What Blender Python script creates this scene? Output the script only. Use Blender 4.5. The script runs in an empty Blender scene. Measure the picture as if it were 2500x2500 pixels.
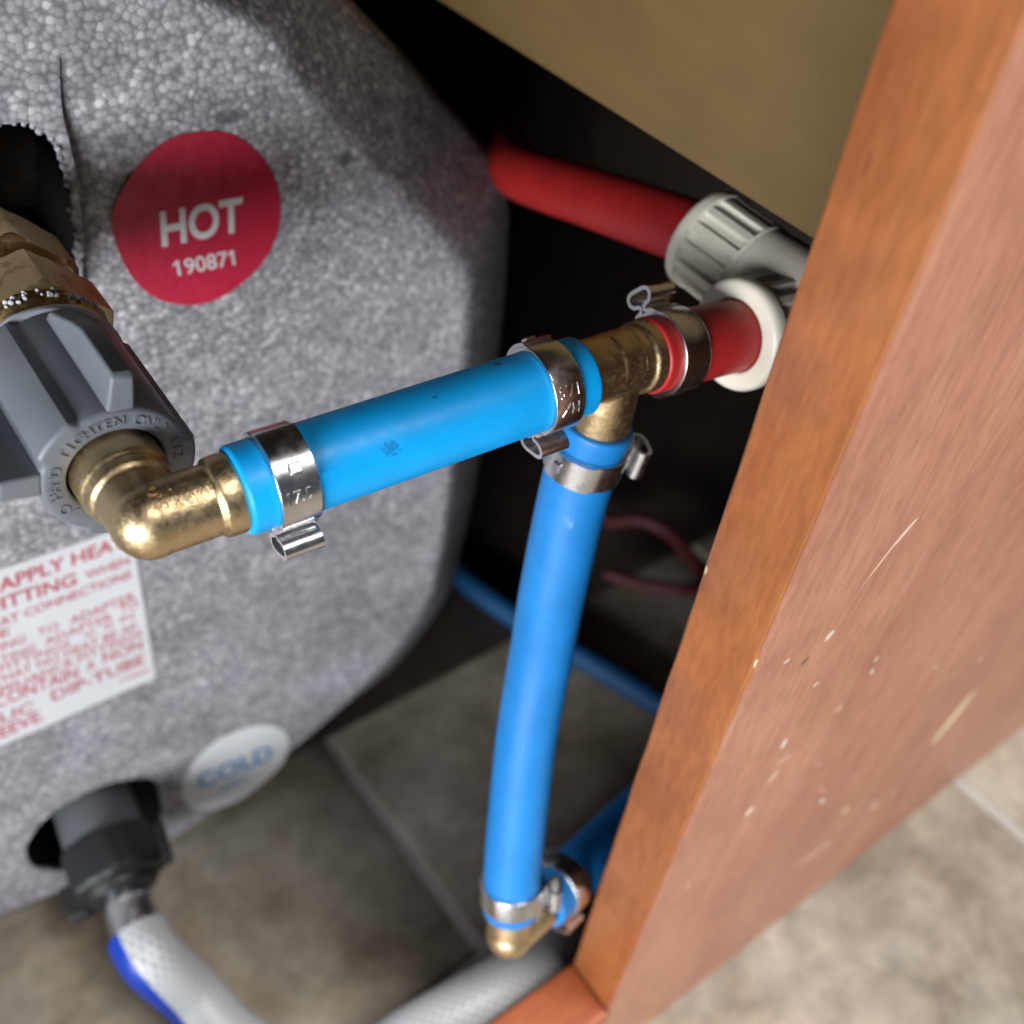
import bpy, bmesh, math, random
import numpy as np
from mathutils import Vector, Matrix, noise as mnoise
from mathutils.geometry import delaunay_2d_cdt

random.seed(7)
scn = bpy.context.scene
col = scn.collection

# ---------------------------------------------------------------- camera, light, exposure
# World: mm while building (x along the cabinet front, y into the cabinet, z up, floor at 0).
FPX = 2560.0
CAM = np.array([0.0, 0.0, 408.0])
_d = np.array([-313.0, 2504.0, FPX]); _d /= np.linalg.norm(_d)
_vx = 4500.0
_e = np.array([_vx, (313 * _vx - FPX * FPX) / 2504.0, FPX]); _e /= np.linalg.norm(_e)
ROT = np.array([_e, np.cross(_e, _d), -_d])          # camera (right, down, forward) -> world

cd = bpy.data.cameras.new('camera')
cam = bpy.data.objects.new('camera', cd); col.objects.link(cam)
cd.sensor_width = 36.0; cd.lens = 36.0 * FPX / 2500.0
cd.clip_start = 0.01; cd.clip_end = 50
r_, u_, b_ = ROT @ np.array([1., 0, 0]), ROT @ np.array([0, -1., 0]), ROT @ np.array([0, 0, -1.])
cam.matrix_world = Matrix(((r_[0], u_[0], b_[0], 0), (r_[1], u_[1], b_[1], 0), (r_[2], u_[2], b_[2], 0.408), (0, 0, 0, 1)))
cd.dof.use_dof = True; cd.dof.focus_distance = 0.190; cd.dof.aperture_fstop = 11.5
scn.camera = cam

w = bpy.data.worlds.new('World'); scn.world = w; w.use_nodes = True
bg = w.node_tree.nodes['Background']
bg.inputs[0].default_value = (0.86, 0.92, 1.0, 1); bg.inputs[1].default_value = 0.07

def area_lamp(name, loc, aim, sx, sy, energy, colour):
    ld = bpy.data.lights.new(name, 'AREA'); ld.shape = 'RECTANGLE'; ld.size = sx; ld.size_y = sy
    ld.energy = energy; ld.color = colour
    o = bpy.data.objects.new(name, ld); col.objects.link(o)
    o.location = loc
    o.rotation_euler = (Vector(aim) - Vector(loc)).to_track_quat('-Z', 'Y').to_euler()
    return o
area_lamp('window_light', (-1.22, -0.66, 0.385), (0.06, 0.15, 0.25), 1.1, 0.57, 41.0, (0.94, 0.97, 1.0))
area_lamp('room_light', (0.42, -0.48, 1.9), (0.30, -0.2, 0.0), 0.8, 0.8, 44.0, (1.0, 0.97, 0.93))

scn.view_settings.view_transform = 'Standard'; scn.view_settings.look = 'None'
scn.view_settings.exposure = 0.0; scn.view_settings.gamma = 1.0
scn.view_settings.use_curve_mapping = False
scn.render.engine = 'CYCLES'
scn.cycles.use_denoising = True
scn.cycles.max_bounces = 7; scn.cycles.diffuse_bounces = 1; scn.cycles.glossy_bounces = 4

# ---------------------------------------------------------------- survey helpers (photo pixel -> place)
def ray(x, y): return ROT @ np.array([(x - 1250) / FPX, (y - 1250) / FPX, 1.0])
def U(x, y, Z): return CAM + Z * ray(x, y)
def on_plane(x, y, p, n):
    r = ray(x, y); n = np.array(n, float)
    return CAM + r * (np.dot(n, np.array(p, float) - CAM) / np.dot(n, r))
def on_floor(x, y, h=0.0): return on_plane(x, y, (0, 0, h), (0, 0, 1))
EX, EY, EZ = np.eye(3)

def unit(v): v = np.array(v, float); return v / np.linalg.norm(v)
def V(*a): return np.array(a, float)

# ---------------------------------------------------------------- mesh helpers
class MB:
    def __init__(s): s.v = []; s.f = []; s.uv = None
    def add(s, verts, faces):
        o = len(s.v); s.v += [np.array(p, float) for p in verts]
        s.f += [tuple(i + o for i in f) for f in faces]
        return s
    def build(s, name, mat, parent=None, smooth=40, mods=None, origin=None, label=None, kind=None):
        v = np.array(s.v) * 0.001
        if parent is not None: org = np.array(parent['_o'])
        elif origin is not None: org = np.array(origin) * 0.001
        else: org = np.array([(v[:, 0].min() + v[:, 0].max()) / 2, (v[:, 1].min() + v[:, 1].max()) / 2, v[:, 2].min()])
        me = bpy.data.meshes.new(name)
        me.from_pydata([tuple(p) for p in (v - org)], [], s.f)
        if s.uv is not None:
            ul = me.uv_layers.new(name='UVMap'); k = 0
            for fu in s.uv:
                for c in fu: ul.data[k].uv = c; k += 1
        me.validate(); me.update()
        if smooth:
            me.polygons.foreach_set('use_smooth', [True] * len(me.polygons))
            me.set_sharp_from_angle(angle=math.radians(smooth))
        me.materials.append(mat)
        o = bpy.data.objects.new(name, me); col.objects.link(o)
        if parent is not None: o.parent = parent
        else: o.location = org
        o['_o'] = [float(c) for c in org]
        if label: o['label'] = label
        if kind: o['kind'] = kind
        for m in (mods or []): m(o)
        return o

def thing(name, label, cat, base, group=None):
    o = bpy.data.objects.new(name, None); col.objects.link(o)
    o.empty_display_size = 0.01
    o.location = tuple(np.array(base) * 0.001)
    o['_o'] = [float(c) * 0.001 for c in base]
    o['label'] = label; o['category'] = cat
    if group: o['group'] = group
    return o
def tag(o, label, cat, group=None):
    o['label'] = label; o['category'] = cat
    if group: o['group'] = group
    return o
def structure(o): o['kind'] = 'structure'; return o

def m_bevel(wd, seg=3):
    def f(o):
        m = o.modifiers.new('bevel', 'BEVEL'); m.width = wd * 0.001; m.segments = seg; m.limit_method = 'ANGLE'; m.angle_limit = math.radians(40)
        m.harden_normals = False
    return f
def m_remesh(vox, it=6, fac=0.5):
    def f(o):
        m = o.modifiers.new('remesh', 'REMESH'); m.mode = 'VOXEL'; m.voxel_size = vox * 0.001; m.use_smooth_shade = True
        s = o.modifiers.new('smooth', 'SMOOTH'); s.iterations = it; s.factor = fac
    return f
def m_sub(lv=1):
    def f(o):
        m = o.modifiers.new('sub', 'SUBSURF'); m.levels = lv; m.render_levels = lv
    return f

def spline(pts, n, closed=False):
    p = [np.array(q, float) for q in pts]; out = []; N = len(p)
    segs = N if closed else N - 1
    for i in range(segs):
        p0 = p[(i - 1) % N] if (closed or i > 0) else 2 * p[0] - p[1]
        p1, p2 = p[i], p[(i + 1) % N]
        p3 = p[(i + 2) % N] if (closed or i < N - 2) else 2 * p[-1] - p[-2]
        for k in range(n):
            t = k / n
            out.append(0.5 * ((2 * p1) + (p2 - p0) * t + (2 * p0 - 5 * p1 + 4 * p2 - p3) * t * t + (3 * p1 - p0 - 3 * p2 + p3) * t ** 3))
    if not closed: out.append(p[-1])
    return out

def frame(axis, ref=EZ):
    a = unit(axis); ref = np.array(ref, float)
    if abs(np.dot(a, unit(ref))) > 0.98: ref = EX if abs(a[0]) < 0.9 else EY
    x = unit(ref - a * np.dot(a, ref)); y = np.cross(a, x)
    return a, x, y

def revolve(mb, c, axis, prof, segs=64, ref=EZ, rf=None, cap0=True, cap1=True, closed=False):
    """prof: list of (t, r) along axis from c."""
    a, x, y = frame(axis, ref); c = np.array(c, float)
    V_, F_ = [], []
    for (t, r) in prof:
        for k in range(segs):
            th = 2 * math.pi * k / segs
            rr = rf(t, th, r) if rf else r
            V_.append(c + a * t + (x * math.cos(th) + y * math.sin(th)) * rr)
    n = len(prof)
    rng = n if closed else n - 1
    for i in range(rng):
        j = (i + 1) % n
        for k in range(segs):
            k2 = (k + 1) % segs
            F_.append((i * segs + k, i * segs + k2, j * segs + k2, j * segs + k))
    if not closed:
        if cap0: F_.append(tuple(range(segs))[::-1])
        if cap1: F_.append(tuple((n - 1) * segs + k for k in range(segs)))
    mb.add(V_, F_); return mb

def round_prof(pts, rad=0.5, n=4):
    out = [pts[0]]
    for i in range(1, len(pts) - 1):
        a, b, c = [np.array(p, float) for p in pts[i - 1:i + 2]]
        la, lc = np.linalg.norm(a - b), np.linalg.norm(c - b)
        r = min(rad, la * 0.45, lc * 0.45)
        if r < 1e-4: out.append(tuple(b)); continue
        p, q = b + (a - b) / la * r, b + (c - b) / lc * r
        for k in range(n + 1):
            t = k / n
            out.append(tuple((1 - t) ** 2 * p + 2 * t * (1 - t) * b + t * t * q))
    out.append(pts[-1]); return out

def tube(pts, r, segs=40, ref=EZ, cap=True, rounding=0.0, uv=False):
    """sweep a circle; pts list of 3-vectors; r number or function of 0..1"""
    mb = MB(); P = [np.array(p, float) for p in pts]; n = len(P)
    T = []
    for i in range(n):
        T.append(unit(P[min(i + 1, n - 1)] - P[max(i - 1, 0)]))
    _, x, _ = frame(T[0], ref); X = [x]
    for i in range(1, n):
        x = X[-1] - T[i] * np.dot(X[-1], T[i]); X.append(unit(x))
    rr = [(r(i / (n - 1)) if callable(r) else r) for i in range(n)]
    L = [0.0]
    for i in range(1, n): L.append(L[-1] + np.linalg.norm(P[i] - P[i - 1]))
    rings = []
    for i in range(n): rings.append((P[i], T[i], X[i], rr[i], L[i]))
    if rounding > 0:
        def endr(P0, T0, X0, r0, L0, sgn):
            o = []
            for k in range(4):
                a = k / 4 * math.pi / 2
                o.append((P0 - sgn * T0 * 0 + sgn * T0 * (rounding * (1 - math.sin(a))) * -1 * -1, T0, X0, r0 - rounding * (1 - math.cos(math.pi / 2 - a)), L0))
            return o
        st, en = rings[0], rings[-1]
        first = [(st[0] + st[1] * rounding * (1 - math.sin(k / 4 * math.pi / 2)) - st[1] * 0, st[1], st[2], st[3] - rounding * (1 - math.cos(math.pi / 2 * (k / 4))), st[4]) for k in range(3, -1, -1)]
        # outward rounded lip: smallest radius at the very end
        first = [(st[0] + st[1] * rounding * (1 - math.cos(a)), st[1], st[2], st[3] - rounding * (1 - math.sin(a)), st[4]) for a in (0, .4, .8, 1.2)]
        last = [(en[0] - en[1] * rounding * (1 - math.cos(a)), en[1], en[2], en[3] - rounding * (1 - math.sin(a)), en[4]) for a in (1.2, .8, .4, 0)]
        rings[0] = (st[0] + st[1] * rounding, st[1], st[2], st[3], st[4])
        rings[-1] = (en[0] - en[1] * rounding, en[1], en[2], en[3], en[4])
        rings = first + rings + last
    n = len(rings)
    Vv, Ff, UVs = [], [], []
    for (p, t, xx, r0, l) in rings:
        yy = np.cross(t, xx)
        for k in range(segs):
            th = 2 * math.pi * k / segs
            Vv.append(p + (xx * math.cos(th) + yy * math.sin(th)) * r0)
    for i in range(n - 1):
        for k in range(segs):
            k2 = (k + 1) % segs
            Ff.append((i * segs + k, i * segs + k2, (i + 1) * segs + k2, (i + 1) * segs + k))
            u0, u1 = k / segs, (k + 1) / segs
            UVs.append(((u0, rings[i][4]), (u1, rings[i][4]), (u1, rings[i + 1][4]), (u0, rings[i + 1][4])))
    if cap:
        Ff.append(tuple(range(segs))[::-1]); UVs.append([(0, 0)] * segs)
        Ff.append(tuple((n - 1) * segs + k for k in range(segs))); UVs.append([(0, 0)] * segs)
    mb.add(Vv, Ff)
    if uv: mb.uv = UVs
    return mb

def box(lo, hi, mb=None):
    mb = mb or MB(); (a, b, c), (d, e, f) = lo, hi
    v = [(a, b, c), (d, b, c), (d, e, c), (a, e, c), (a, b, f), (d, b, f), (d, e, f), (a, e, f)]
    mb.add(v, [(3, 2, 1, 0), (4, 5, 6, 7), (0, 1, 5, 4), (1, 2, 6, 5), (2, 3, 7, 6), (3, 0, 4, 7)]); return mb

def sphere(mb, c, r, seg=12, ring=8):
    c = np.array(c, float); v = [c + V(0, 0, r)]; f = []
    for i in range(1, ring):
        p = math.pi * i / ring
        for k in range(seg):
            t = 2 * math.pi * k / seg
            v.append(c + r * V(math.sin(p) * math.cos(t), math.sin(p) * math.sin(t), math.cos(p)))
    v.append(c - V(0, 0, r)); e = len(v) - 1
    for k in range(seg): f.append((0, 1 + k, 1 + (k + 1) % seg)); f.append((e, e - seg + (k + 1) % seg, e - seg + k))
    for i in range(ring - 2):
        for k in range(seg):
            a = 1 + i * seg; b = a + seg; k2 = (k + 1) % seg
            f.append((a + k, b + k, b + k2, a + k2))
    mb.add(v, f); return mb

# ---------------------------------------------------------------- lettering
_text_cache = {}
def text_mesh(body, bold=0.0, depth=0.0):
    key = (body, bold, depth)
    if key in _text_cache: return _text_cache[key]
    c = bpy.data.curves.new('t', 'FONT'); c.body = body; c.size = 1.0; c.offset = bold; c.extrude = depth
    c.resolution_u = 4
    o = bpy.data.objects.new('t', c); col.objects.link(o)
    dg = bpy.context.evaluated_depsgraph_get(); dg.update()
    me = bpy.data.meshes.new_from_object(o.evaluated_get(dg))
    v = np.array([tuple(q.co) for q in me.vertices]); f = [tuple(p.vertices) for p in me.polygons]
    bpy.data.objects.remove(o); bpy.data.curves.remove(c); bpy.data.meshes.remove(me)
    if '1' in body and depth == 0.0 and len(body) > 1:      # the built-in figure one is a bare bar: give it its flag
        hv, _ = text_mesh('1', bold); sw = hv[:, 0].max() - hv[:, 0].min(); yt = hv[:, 1].max(); ht = yt - hv[:, 1].min()
        for i, ch in enumerate(body):
            if ch != '1': continue
            pv = v if i == len(body) - 1 else text_mesh(body[:i + 1], bold)[0]
            xr = pv[:, 0].max() - sw
            n = len(v); v = np.vstack([v, [(xr + .02 * ht, yt, 0), (xr - .24 * ht, yt - .24 * ht, 0), (xr - .24 * ht, yt - .38 * ht, 0), (xr + .02 * ht, yt - .20 * ht, 0)]]); f.append((n, n + 1, n + 2, n + 3))
    _text_cache[key] = (v, f); return v, f
_cap = None
def cap_height():
    global _cap
    if _cap is None:
        v, _ = text_mesh('H'); _cap = (v[:, 1].min(), v[:, 1].max())
    return _cap
def text_affine(mb, body, bl, br, tl, lift, bold=0.0):
    """flat print: bl, br, tl are world points of baseline left, baseline right, cap-height left"""
    v, f = text_mesh(body, bold)
    x0, x1 = v[:, 0].min(), v[:, 0].max(); y0, y1 = cap_height()
    bl, br, tl = [np.array(p, float) for p in (bl, br, tl)]
    nv = [bl + (br - bl) * ((p[0] - x0) / (x1 - x0)) + (tl - bl) * ((p[1] - y0) / (y1 - y0)) + lift for p in v]
    mb.add(nv, f)
def text_wrap(mb, body, c, axis, nrm, r, height, lift=0.18, tdir=1, bold=0.01, width=None):
    """raised letters wrapped on a cylinder: reading along the axis, centred on direction nrm"""
    a = unit(axis) * tdir; n = unit(nrm); up = np.cross(n, a)
    v, f = text_mesh(body, bold, 0.2)
    y0, y1 = cap_height(); s = height / (y1 - y0); cx = (v[:, 0].min() + v[:, 0].max()) / 2; cy = (y0 + y1) / 2
    sx = s if width is None else width / (v[:, 0].max() - v[:, 0].min())
    nv = []
    for p in v:
        th = (p[1] - cy) * s / r
        rad = r + (lift if p[2] > 0 else -0.3)
        nv.append(np.array(c) + a * (p[0] - cx) * sx + (n * math.cos(th) + up * math.sin(th)) * rad)
    mb.add(nv, f)

# ---------------------------------------------------------------- materials
def newmat(name):
    m = bpy.data.materials.new(name); m.use_nodes = True
    nt = m.node_tree; b = nt.nodes['Principled BSDF']
    return m, nt, b
def N(nt, t, **kw):
    n = nt.nodes.new(t)
    for k, v in kw.items(): setattr(n, k, v)
    return n
def L(nt, a, b): nt.links.new(a, b)
def ramp(nt, fac, stops, interp='LINEAR'):
    r = N(nt, 'ShaderNodeValToRGB'); r.color_ramp.interpolation = interp
    e = r.color_ramp.elements
    while len(e) < len(stops): e.new(0.5)
    for q, (p, c) in zip(e, stops):
        q.position = p; q.color = (*c, 1) if len(c) == 3 else c
    L(nt, fac, r.inputs[0]); return r
def coords(nt, kind='Object', scale=1.0, rot=(0, 0, 0), sc=None):
    t = N(nt, 'ShaderNodeTexCoord'); mp = N(nt, 'ShaderNodeMapping')
    L(nt, t.outputs[kind], mp.inputs[0])
    mp.inputs['Scale'].default_value = sc if sc else (scale, scale, scale); mp.inputs['Rotation'].default_value = rot
    return mp.outputs[0]
def geo_pos(nt):
    g = N(nt, 'ShaderNodeNewGeometry'); return g.outputs['Position']
def noise(nt, vec, scale, detail=4, rough=0.5, dist=0.0):
    n = N(nt, 'ShaderNodeTexNoise'); L(nt, vec, n.inputs['Vector'])
    n.inputs['Scale'].default_value = scale; n.inputs['Detail'].default_value = detail
    n.inputs['Roughness'].default_value = rough; n.inputs['Distortion'].default_value = dist
    return n
def mix(nt, fac, a, b, mode='MIX'):
    m = N(nt, 'ShaderNodeMix', data_type='RGBA', blend_type=mode)
    for s, q in ((m.inputs[0], fac), (m.inputs[6], a), (m.inputs[7], b)):
        if hasattr(q, 'node'): L(nt, q, s)
        else: s.default_value = q if not isinstance(q, tuple) else ((*q, 1) if len(q) == 3 else q)
    return m.outputs[2]
def math_(nt, op, a, b=None):
    m = N(nt, 'ShaderNodeMath', operation=op)
    for s, q in ((m.inputs[0], a), (m.inputs[1], b)):
        if q is None: continue
        if hasattr(q, 'node'): L(nt, q, s)
        else: s.default_value = q
    return m.outputs[0]
def bump(nt, b, h, strength=0.3, dist=0.0005, normal=None):
    n = N(nt, 'ShaderNodeBump'); n.inputs['Strength'].default_value = strength; n.inputs['Distance'].default_value = dist
    L(nt, h, n.inputs['Height'])
    if normal is not None: L(nt, normal, n.inputs['Normal'])
    L(nt, n.outputs[0], b.inputs['Normal']); return n.outputs[0]
def blob(nt, pos, c, rad, dirs=None):
    """0..1 mask: 1 at c (mm), falling to 0 at ellipsoid radii rad (mm) along dirs"""
    s = N(nt, 'ShaderNodeVectorMath', operation='SUBTRACT'); L(nt, pos, s.inputs[0]); s.inputs[1].default_value = tuple(np.array(c) * .001)
    tot = None
    for dvec, rr in zip(dirs if dirs is not None else np.eye(3), rad):
        dp = N(nt, 'ShaderNodeVectorMath', operation='DOT_PRODUCT'); L(nt, s.outputs[0], dp.inputs[0]); dp.inputs[1].default_value = tuple(np.array(dvec) / (rr * .001))
        sq = math_(nt, 'MULTIPLY', dp.outputs['Value'], dp.outputs['Value'])
        tot = sq if tot is None else math_(nt, 'ADD', tot, sq)
    m = math_(nt, 'SUBTRACT', 1.0, math_(nt, 'SQRT', tot))
    return math_(nt, 'MAXIMUM', m, 0.0)

def mat_plastic(name, c, rough=0.35, spec=0.5, var=0.06, sss=0.0, scr=0.0, marks=()):
    m, nt, b = newmat(name)
    p = geo_pos(nt)
    n = noise(nt, p, 90, 3)
    dark = tuple(x * (1 - var * 2) for x in c); lite = tuple(min(1, x * (1 + var)) for x in c)
    rc = ramp(nt, n.outputs['Fac'], [(0.35, dark), (0.65, lite)])
    colr = rc.outputs[0]
    for (ctr, rad, mc, thr, sc) in marks:
        mk = blob(nt, p, ctr, rad)
        nn = noise(nt, p, sc, 5, 0.7)
        f = math_(nt, 'MULTIPLY', mk, nn.outputs['Fac'])
        rr = ramp(nt, f, [(thr, (0, 0, 0)), (thr + 0.10, (1, 1, 1))])
        colr = mix(nt, rr.outputs[0], colr, mc)
    L(nt, colr, b.inputs['Base Color'])
    n2 = noise(nt, p, 500, 4, 0.6)
    rr = ramp(nt, n2.outputs['Fac'], [(0.3, (rough * .85,) * 3), (0.7, (min(1, rough * 1.2),) * 3)])
    L(nt, rr.outputs[0], b.inputs['Roughness'])
    b.inputs['Specular IOR Level'].default_value = spec
    if sss:
        b.inputs['Subsurface Weight'].default_value = sss; b.inputs['Subsurface Radius'].default_value = (0.5, 1.0, 1.0); b.inputs['Subsurface Scale'].default_value = 0.0012
    bump(nt, b, n2.outputs['Fac'], 0.10 + scr, 0.0001)
    return m

def mat_metal(name, c, rough, bump_s=0.1, bscale=900, var=0.15, stain=None):
    m, nt, b = newmat(name); p = geo_pos(nt)
    b.inputs['Metallic'].default_value = 1.0
    n = noise(nt, p, 120, 4, 0.6)
    rc = ramp(nt, n.outputs['Fac'], [(0.3, tuple(x * (1 - var) for x in c)), (0.7, c)])
    cc = rc.outputs[0]
    if stain:
        ns = noise(nt, p, 220, 5, 0.65)
        rs = ramp(nt, ns.outputs['Fac'], [(0.52, (0, 0, 0)), (0.66, (1, 1, 1))])
        cc = mix(nt, rs.outputs[0], cc, stain)
    L(nt, cc, b.inputs['Base Color'])
    n2 = noise(nt, p, bscale, 3, 0.6)
    rr = ramp(nt, n2.outputs['Fac'], [(0.3, (rough * .8,) * 3), (0.7, (rough * 1.25,) * 3)])
    L(nt, rr.outputs[0], b.inputs['Roughness'])
    bump(nt, b, n2.outputs['Fac'], bump_s, 0.0002)
    return m

def pipe_hit(px, py, A, B, r=7.95):
    r_ = unit(ray(px, py)); d = unit(np.array(B) - np.array(A)); m = CAM - np.array(A)
    q, e = r_ - d * np.dot(r_, d), m - d * np.dot(m, d)
    a, b, c = np.dot(q, q), 2 * np.dot(q, e), np.dot(e, e) - r * r
    return CAM + r_ * ((-b - math.sqrt(max(0, b * b - 4 * a * c))) / (2 * a))
_PA, _PB = U(575, 1200, 175), U(1415, 917, 206)
smudge = pipe_hit(955, 1095, _PA, _PB)
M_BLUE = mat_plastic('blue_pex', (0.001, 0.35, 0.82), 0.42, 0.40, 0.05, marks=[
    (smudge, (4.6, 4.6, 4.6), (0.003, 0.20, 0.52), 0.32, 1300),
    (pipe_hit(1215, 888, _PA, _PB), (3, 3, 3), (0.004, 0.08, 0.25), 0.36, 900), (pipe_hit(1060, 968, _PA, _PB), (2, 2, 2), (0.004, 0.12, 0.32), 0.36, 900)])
M_BLUE2 = mat_plastic('blue_pex_dull', (0.010, 0.20, 0.56), 0.42, 0.45, 0.05, marks=[  # deeper, duller blue of the hanging and lower pipes
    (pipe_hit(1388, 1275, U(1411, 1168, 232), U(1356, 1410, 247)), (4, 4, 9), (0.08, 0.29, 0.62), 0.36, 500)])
M_RED = mat_plastic('red_pex', (0.42, 0.018, 0.018), 0.42, 0.45, 0.05)
M_REDCABLE = mat_plastic('red_cable', (0.07, 0.004, 0.006), 0.6)
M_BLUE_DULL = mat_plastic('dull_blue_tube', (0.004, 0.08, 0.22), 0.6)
M_GREY = mat_plastic('grey_plastic', (0.165, 0.182, 0.208), 0.42, 0.5, 0.05, scr=0.05)
M_WHITEPL = mat_plastic('white_plastic', (0.80, 0.745, 0.63), 0.38, 0.5, 0.04)
M_BLACKPL = mat_plastic('black_plastic', (0.010, 0.012, 0.013), 0.45, 0.5, 0.1)
M_DKGREY = mat_plastic('dark_grey_plastic', (0.09, 0.095, 0.105), 0.5)
M_BRASS = mat_metal('brass_cast', (0.72, 0.56, 0.33), 0.38, 0.55, 800, 0.22)
M_BRASS2 = mat_metal('brass_worn', (0.66, 0.49, 0.24), 0.38, 0.25, 900, 0.3, stain=(0.30, 0.20, 0.10))
M_STEEL = mat_metal('stainless', (0.70, 0.71, 0.73), 0.24, 0.025, 400, 0.10)
M_TANK = mat_metal('tank_end', (0.10, 0.09, 0.08), 0.55, 0.2, 500, 0.4, stain=(0.10, 0.04, 0.015))

def mat_flat(name, c, rough=0.5, spec=0.4, wr=0.0):
    m, nt, b = newmat(name); p = geo_pos(nt)
    n = noise(nt, p, 60, 4, 0.6)
    r = ramp(nt, n.outputs['Fac'], [(0.3, tuple(x * .93 for x in c)), (0.7, c)])
    L(nt, r.outputs[0], b.inputs['Base Color']); b.inputs['Roughness'].default_value = rough; b.inputs['Specular IOR Level'].default_value = spec
    if wr:
        n2 = noise(nt, p, 200, 3, .5); bump(nt, b, n2.outputs['Fac'], wr, 0.0006)
    return m
M_STK_RED = mat_flat('sticker_red', (0.52, 0.022, 0.060), 0.36, 0.5, 0.5)
M_STK_WHITE = mat_flat('sticker_white', (0.82, 0.83, 0.86), 0.5, 0.4, 0.15)
M_INK_WHITE = mat_flat('ink_white', (0.78, 0.76, 0.78), 0.5)
M_INK_RED = mat_flat('ink_red', (0.58, 0.075, 0.12), 0.6)
M_INK_BLUE = mat_flat('ink_blue', (0.06, 0.28, 0.62), 0.6)
M_TAPE = mat_flat('thread_tape', (0.60, 0.64, 0.72), 0.5, 0.5, 0.4)
M_CAV = mat_flat('cavity_shade', (0.012, 0.011, 0.011), 0.9, 0.1)  # near-black colour stands in for the shade inside the port holes
M_RUST = mat_flat('crust', (0.33, 0.20, 0.13), 0.9)

def mat_foam():
    m, nt, b = newmat('bead_foam'); p = geo_pos(nt)
    d = noise(nt, p, 260, 2, 0.5)
    off = N(nt, 'ShaderNodeVectorMath', operation='MULTIPLY_ADD'); L(nt, d.outputs['Color'], off.inputs[0]); off.inputs[1].default_value = (.0011,) * 3; L(nt, p, off.inputs[2])
    v = N(nt, 'ShaderNodeTexVoronoi', feature='F1'); L(nt, off.outputs[0], v.inputs['Vector']); v.inputs['Scale'].default_value = 640
    e = N(nt, 'ShaderNodeTexVoronoi', feature='SMOOTH_F1'); L(nt, off.outputs[0], e.inputs['Vector']); e.inputs['Scale'].default_value = 640; e.inputs['Smoothness'].default_value = 0.12
    sep = N(nt, 'ShaderNodeSeparateColor'); L(nt, v.outputs['Color'], sep.inputs[0])
    cell = ramp(nt, sep.outputs[0], [(0.0, (0.34, 0.332, 0.352)), (0.5, (0.41, 0.402, 0.424)), (0.85, (0.48, 0.472, 0.494)), (1.0, (0.68, 0.675, 0.69))])
    big = noise(nt, p, 22, 4, 0.6); bigr = ramp(nt, big.outputs['Fac'], [(0.3, (0.82, 0.80, 0.80)), (0.7, (1.12, 1.12, 1.15))])
    med = noise(nt, p, 120, 3, 0.6); medr = ramp(nt, med.outputs['Fac'], [(0.3, (0.78, 0.78, 0.79)), (0.7, (1.15, 1.15, 1.15))])
    c = mix(nt, 1.0, cell.outputs[0], bigr.outputs[0], 'MULTIPLY'); c = mix(nt, 1.0, c, medr.outputs[0], 'MULTIPLY')
    er = ramp(nt, e.outputs['Distance'], [(0.38, (1, 1, 1)), (0.72, (0.55, 0.55, 0.57))])
    c = mix(nt, 1.0, c, er.outputs[0], 'MULTIPLY')
    # dirty scuffs with a shape of their own
    for (px, py, rx, rz) in ((560, 285, 9, 3.5), (850, 385, 6, 6)):
        q = on_plane(px, py, (0, YF, 0), EY)
        mk = blob(nt, p, q, (rx, 20, rz)); nn = noise(nt, p, 300, 4, .7)
        rr = ramp(nt, math_(nt, 'MULTIPLY', mk, nn.outputs['Fac']), [(0.22, (0, 0, 0)), (0.40, (1, 1, 1))])
        c = mix(nt, math_(nt, 'MULTIPLY', rr.outputs[0], 0.75), c, (0.07, 0.07, 0.085))
    L(nt, c, b.inputs['Base Color'])
    b.inputs['Roughness'].default_value = 0.75; b.inputs['Specular IOR Level'].default_value = 0.2
    hr = ramp(nt, e.outputs['Distance'], [(0.1, (1, 1, 1)), (0.75, (0, 0, 0))], 'EASE')
    h = math_(nt, 'ADD', hr.outputs[0], math_(nt, 'MULTIPLY', med.outputs['Fac'], 1.2))
    bump(nt, b, h, 0.13, 0.0006)
    return m

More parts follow.
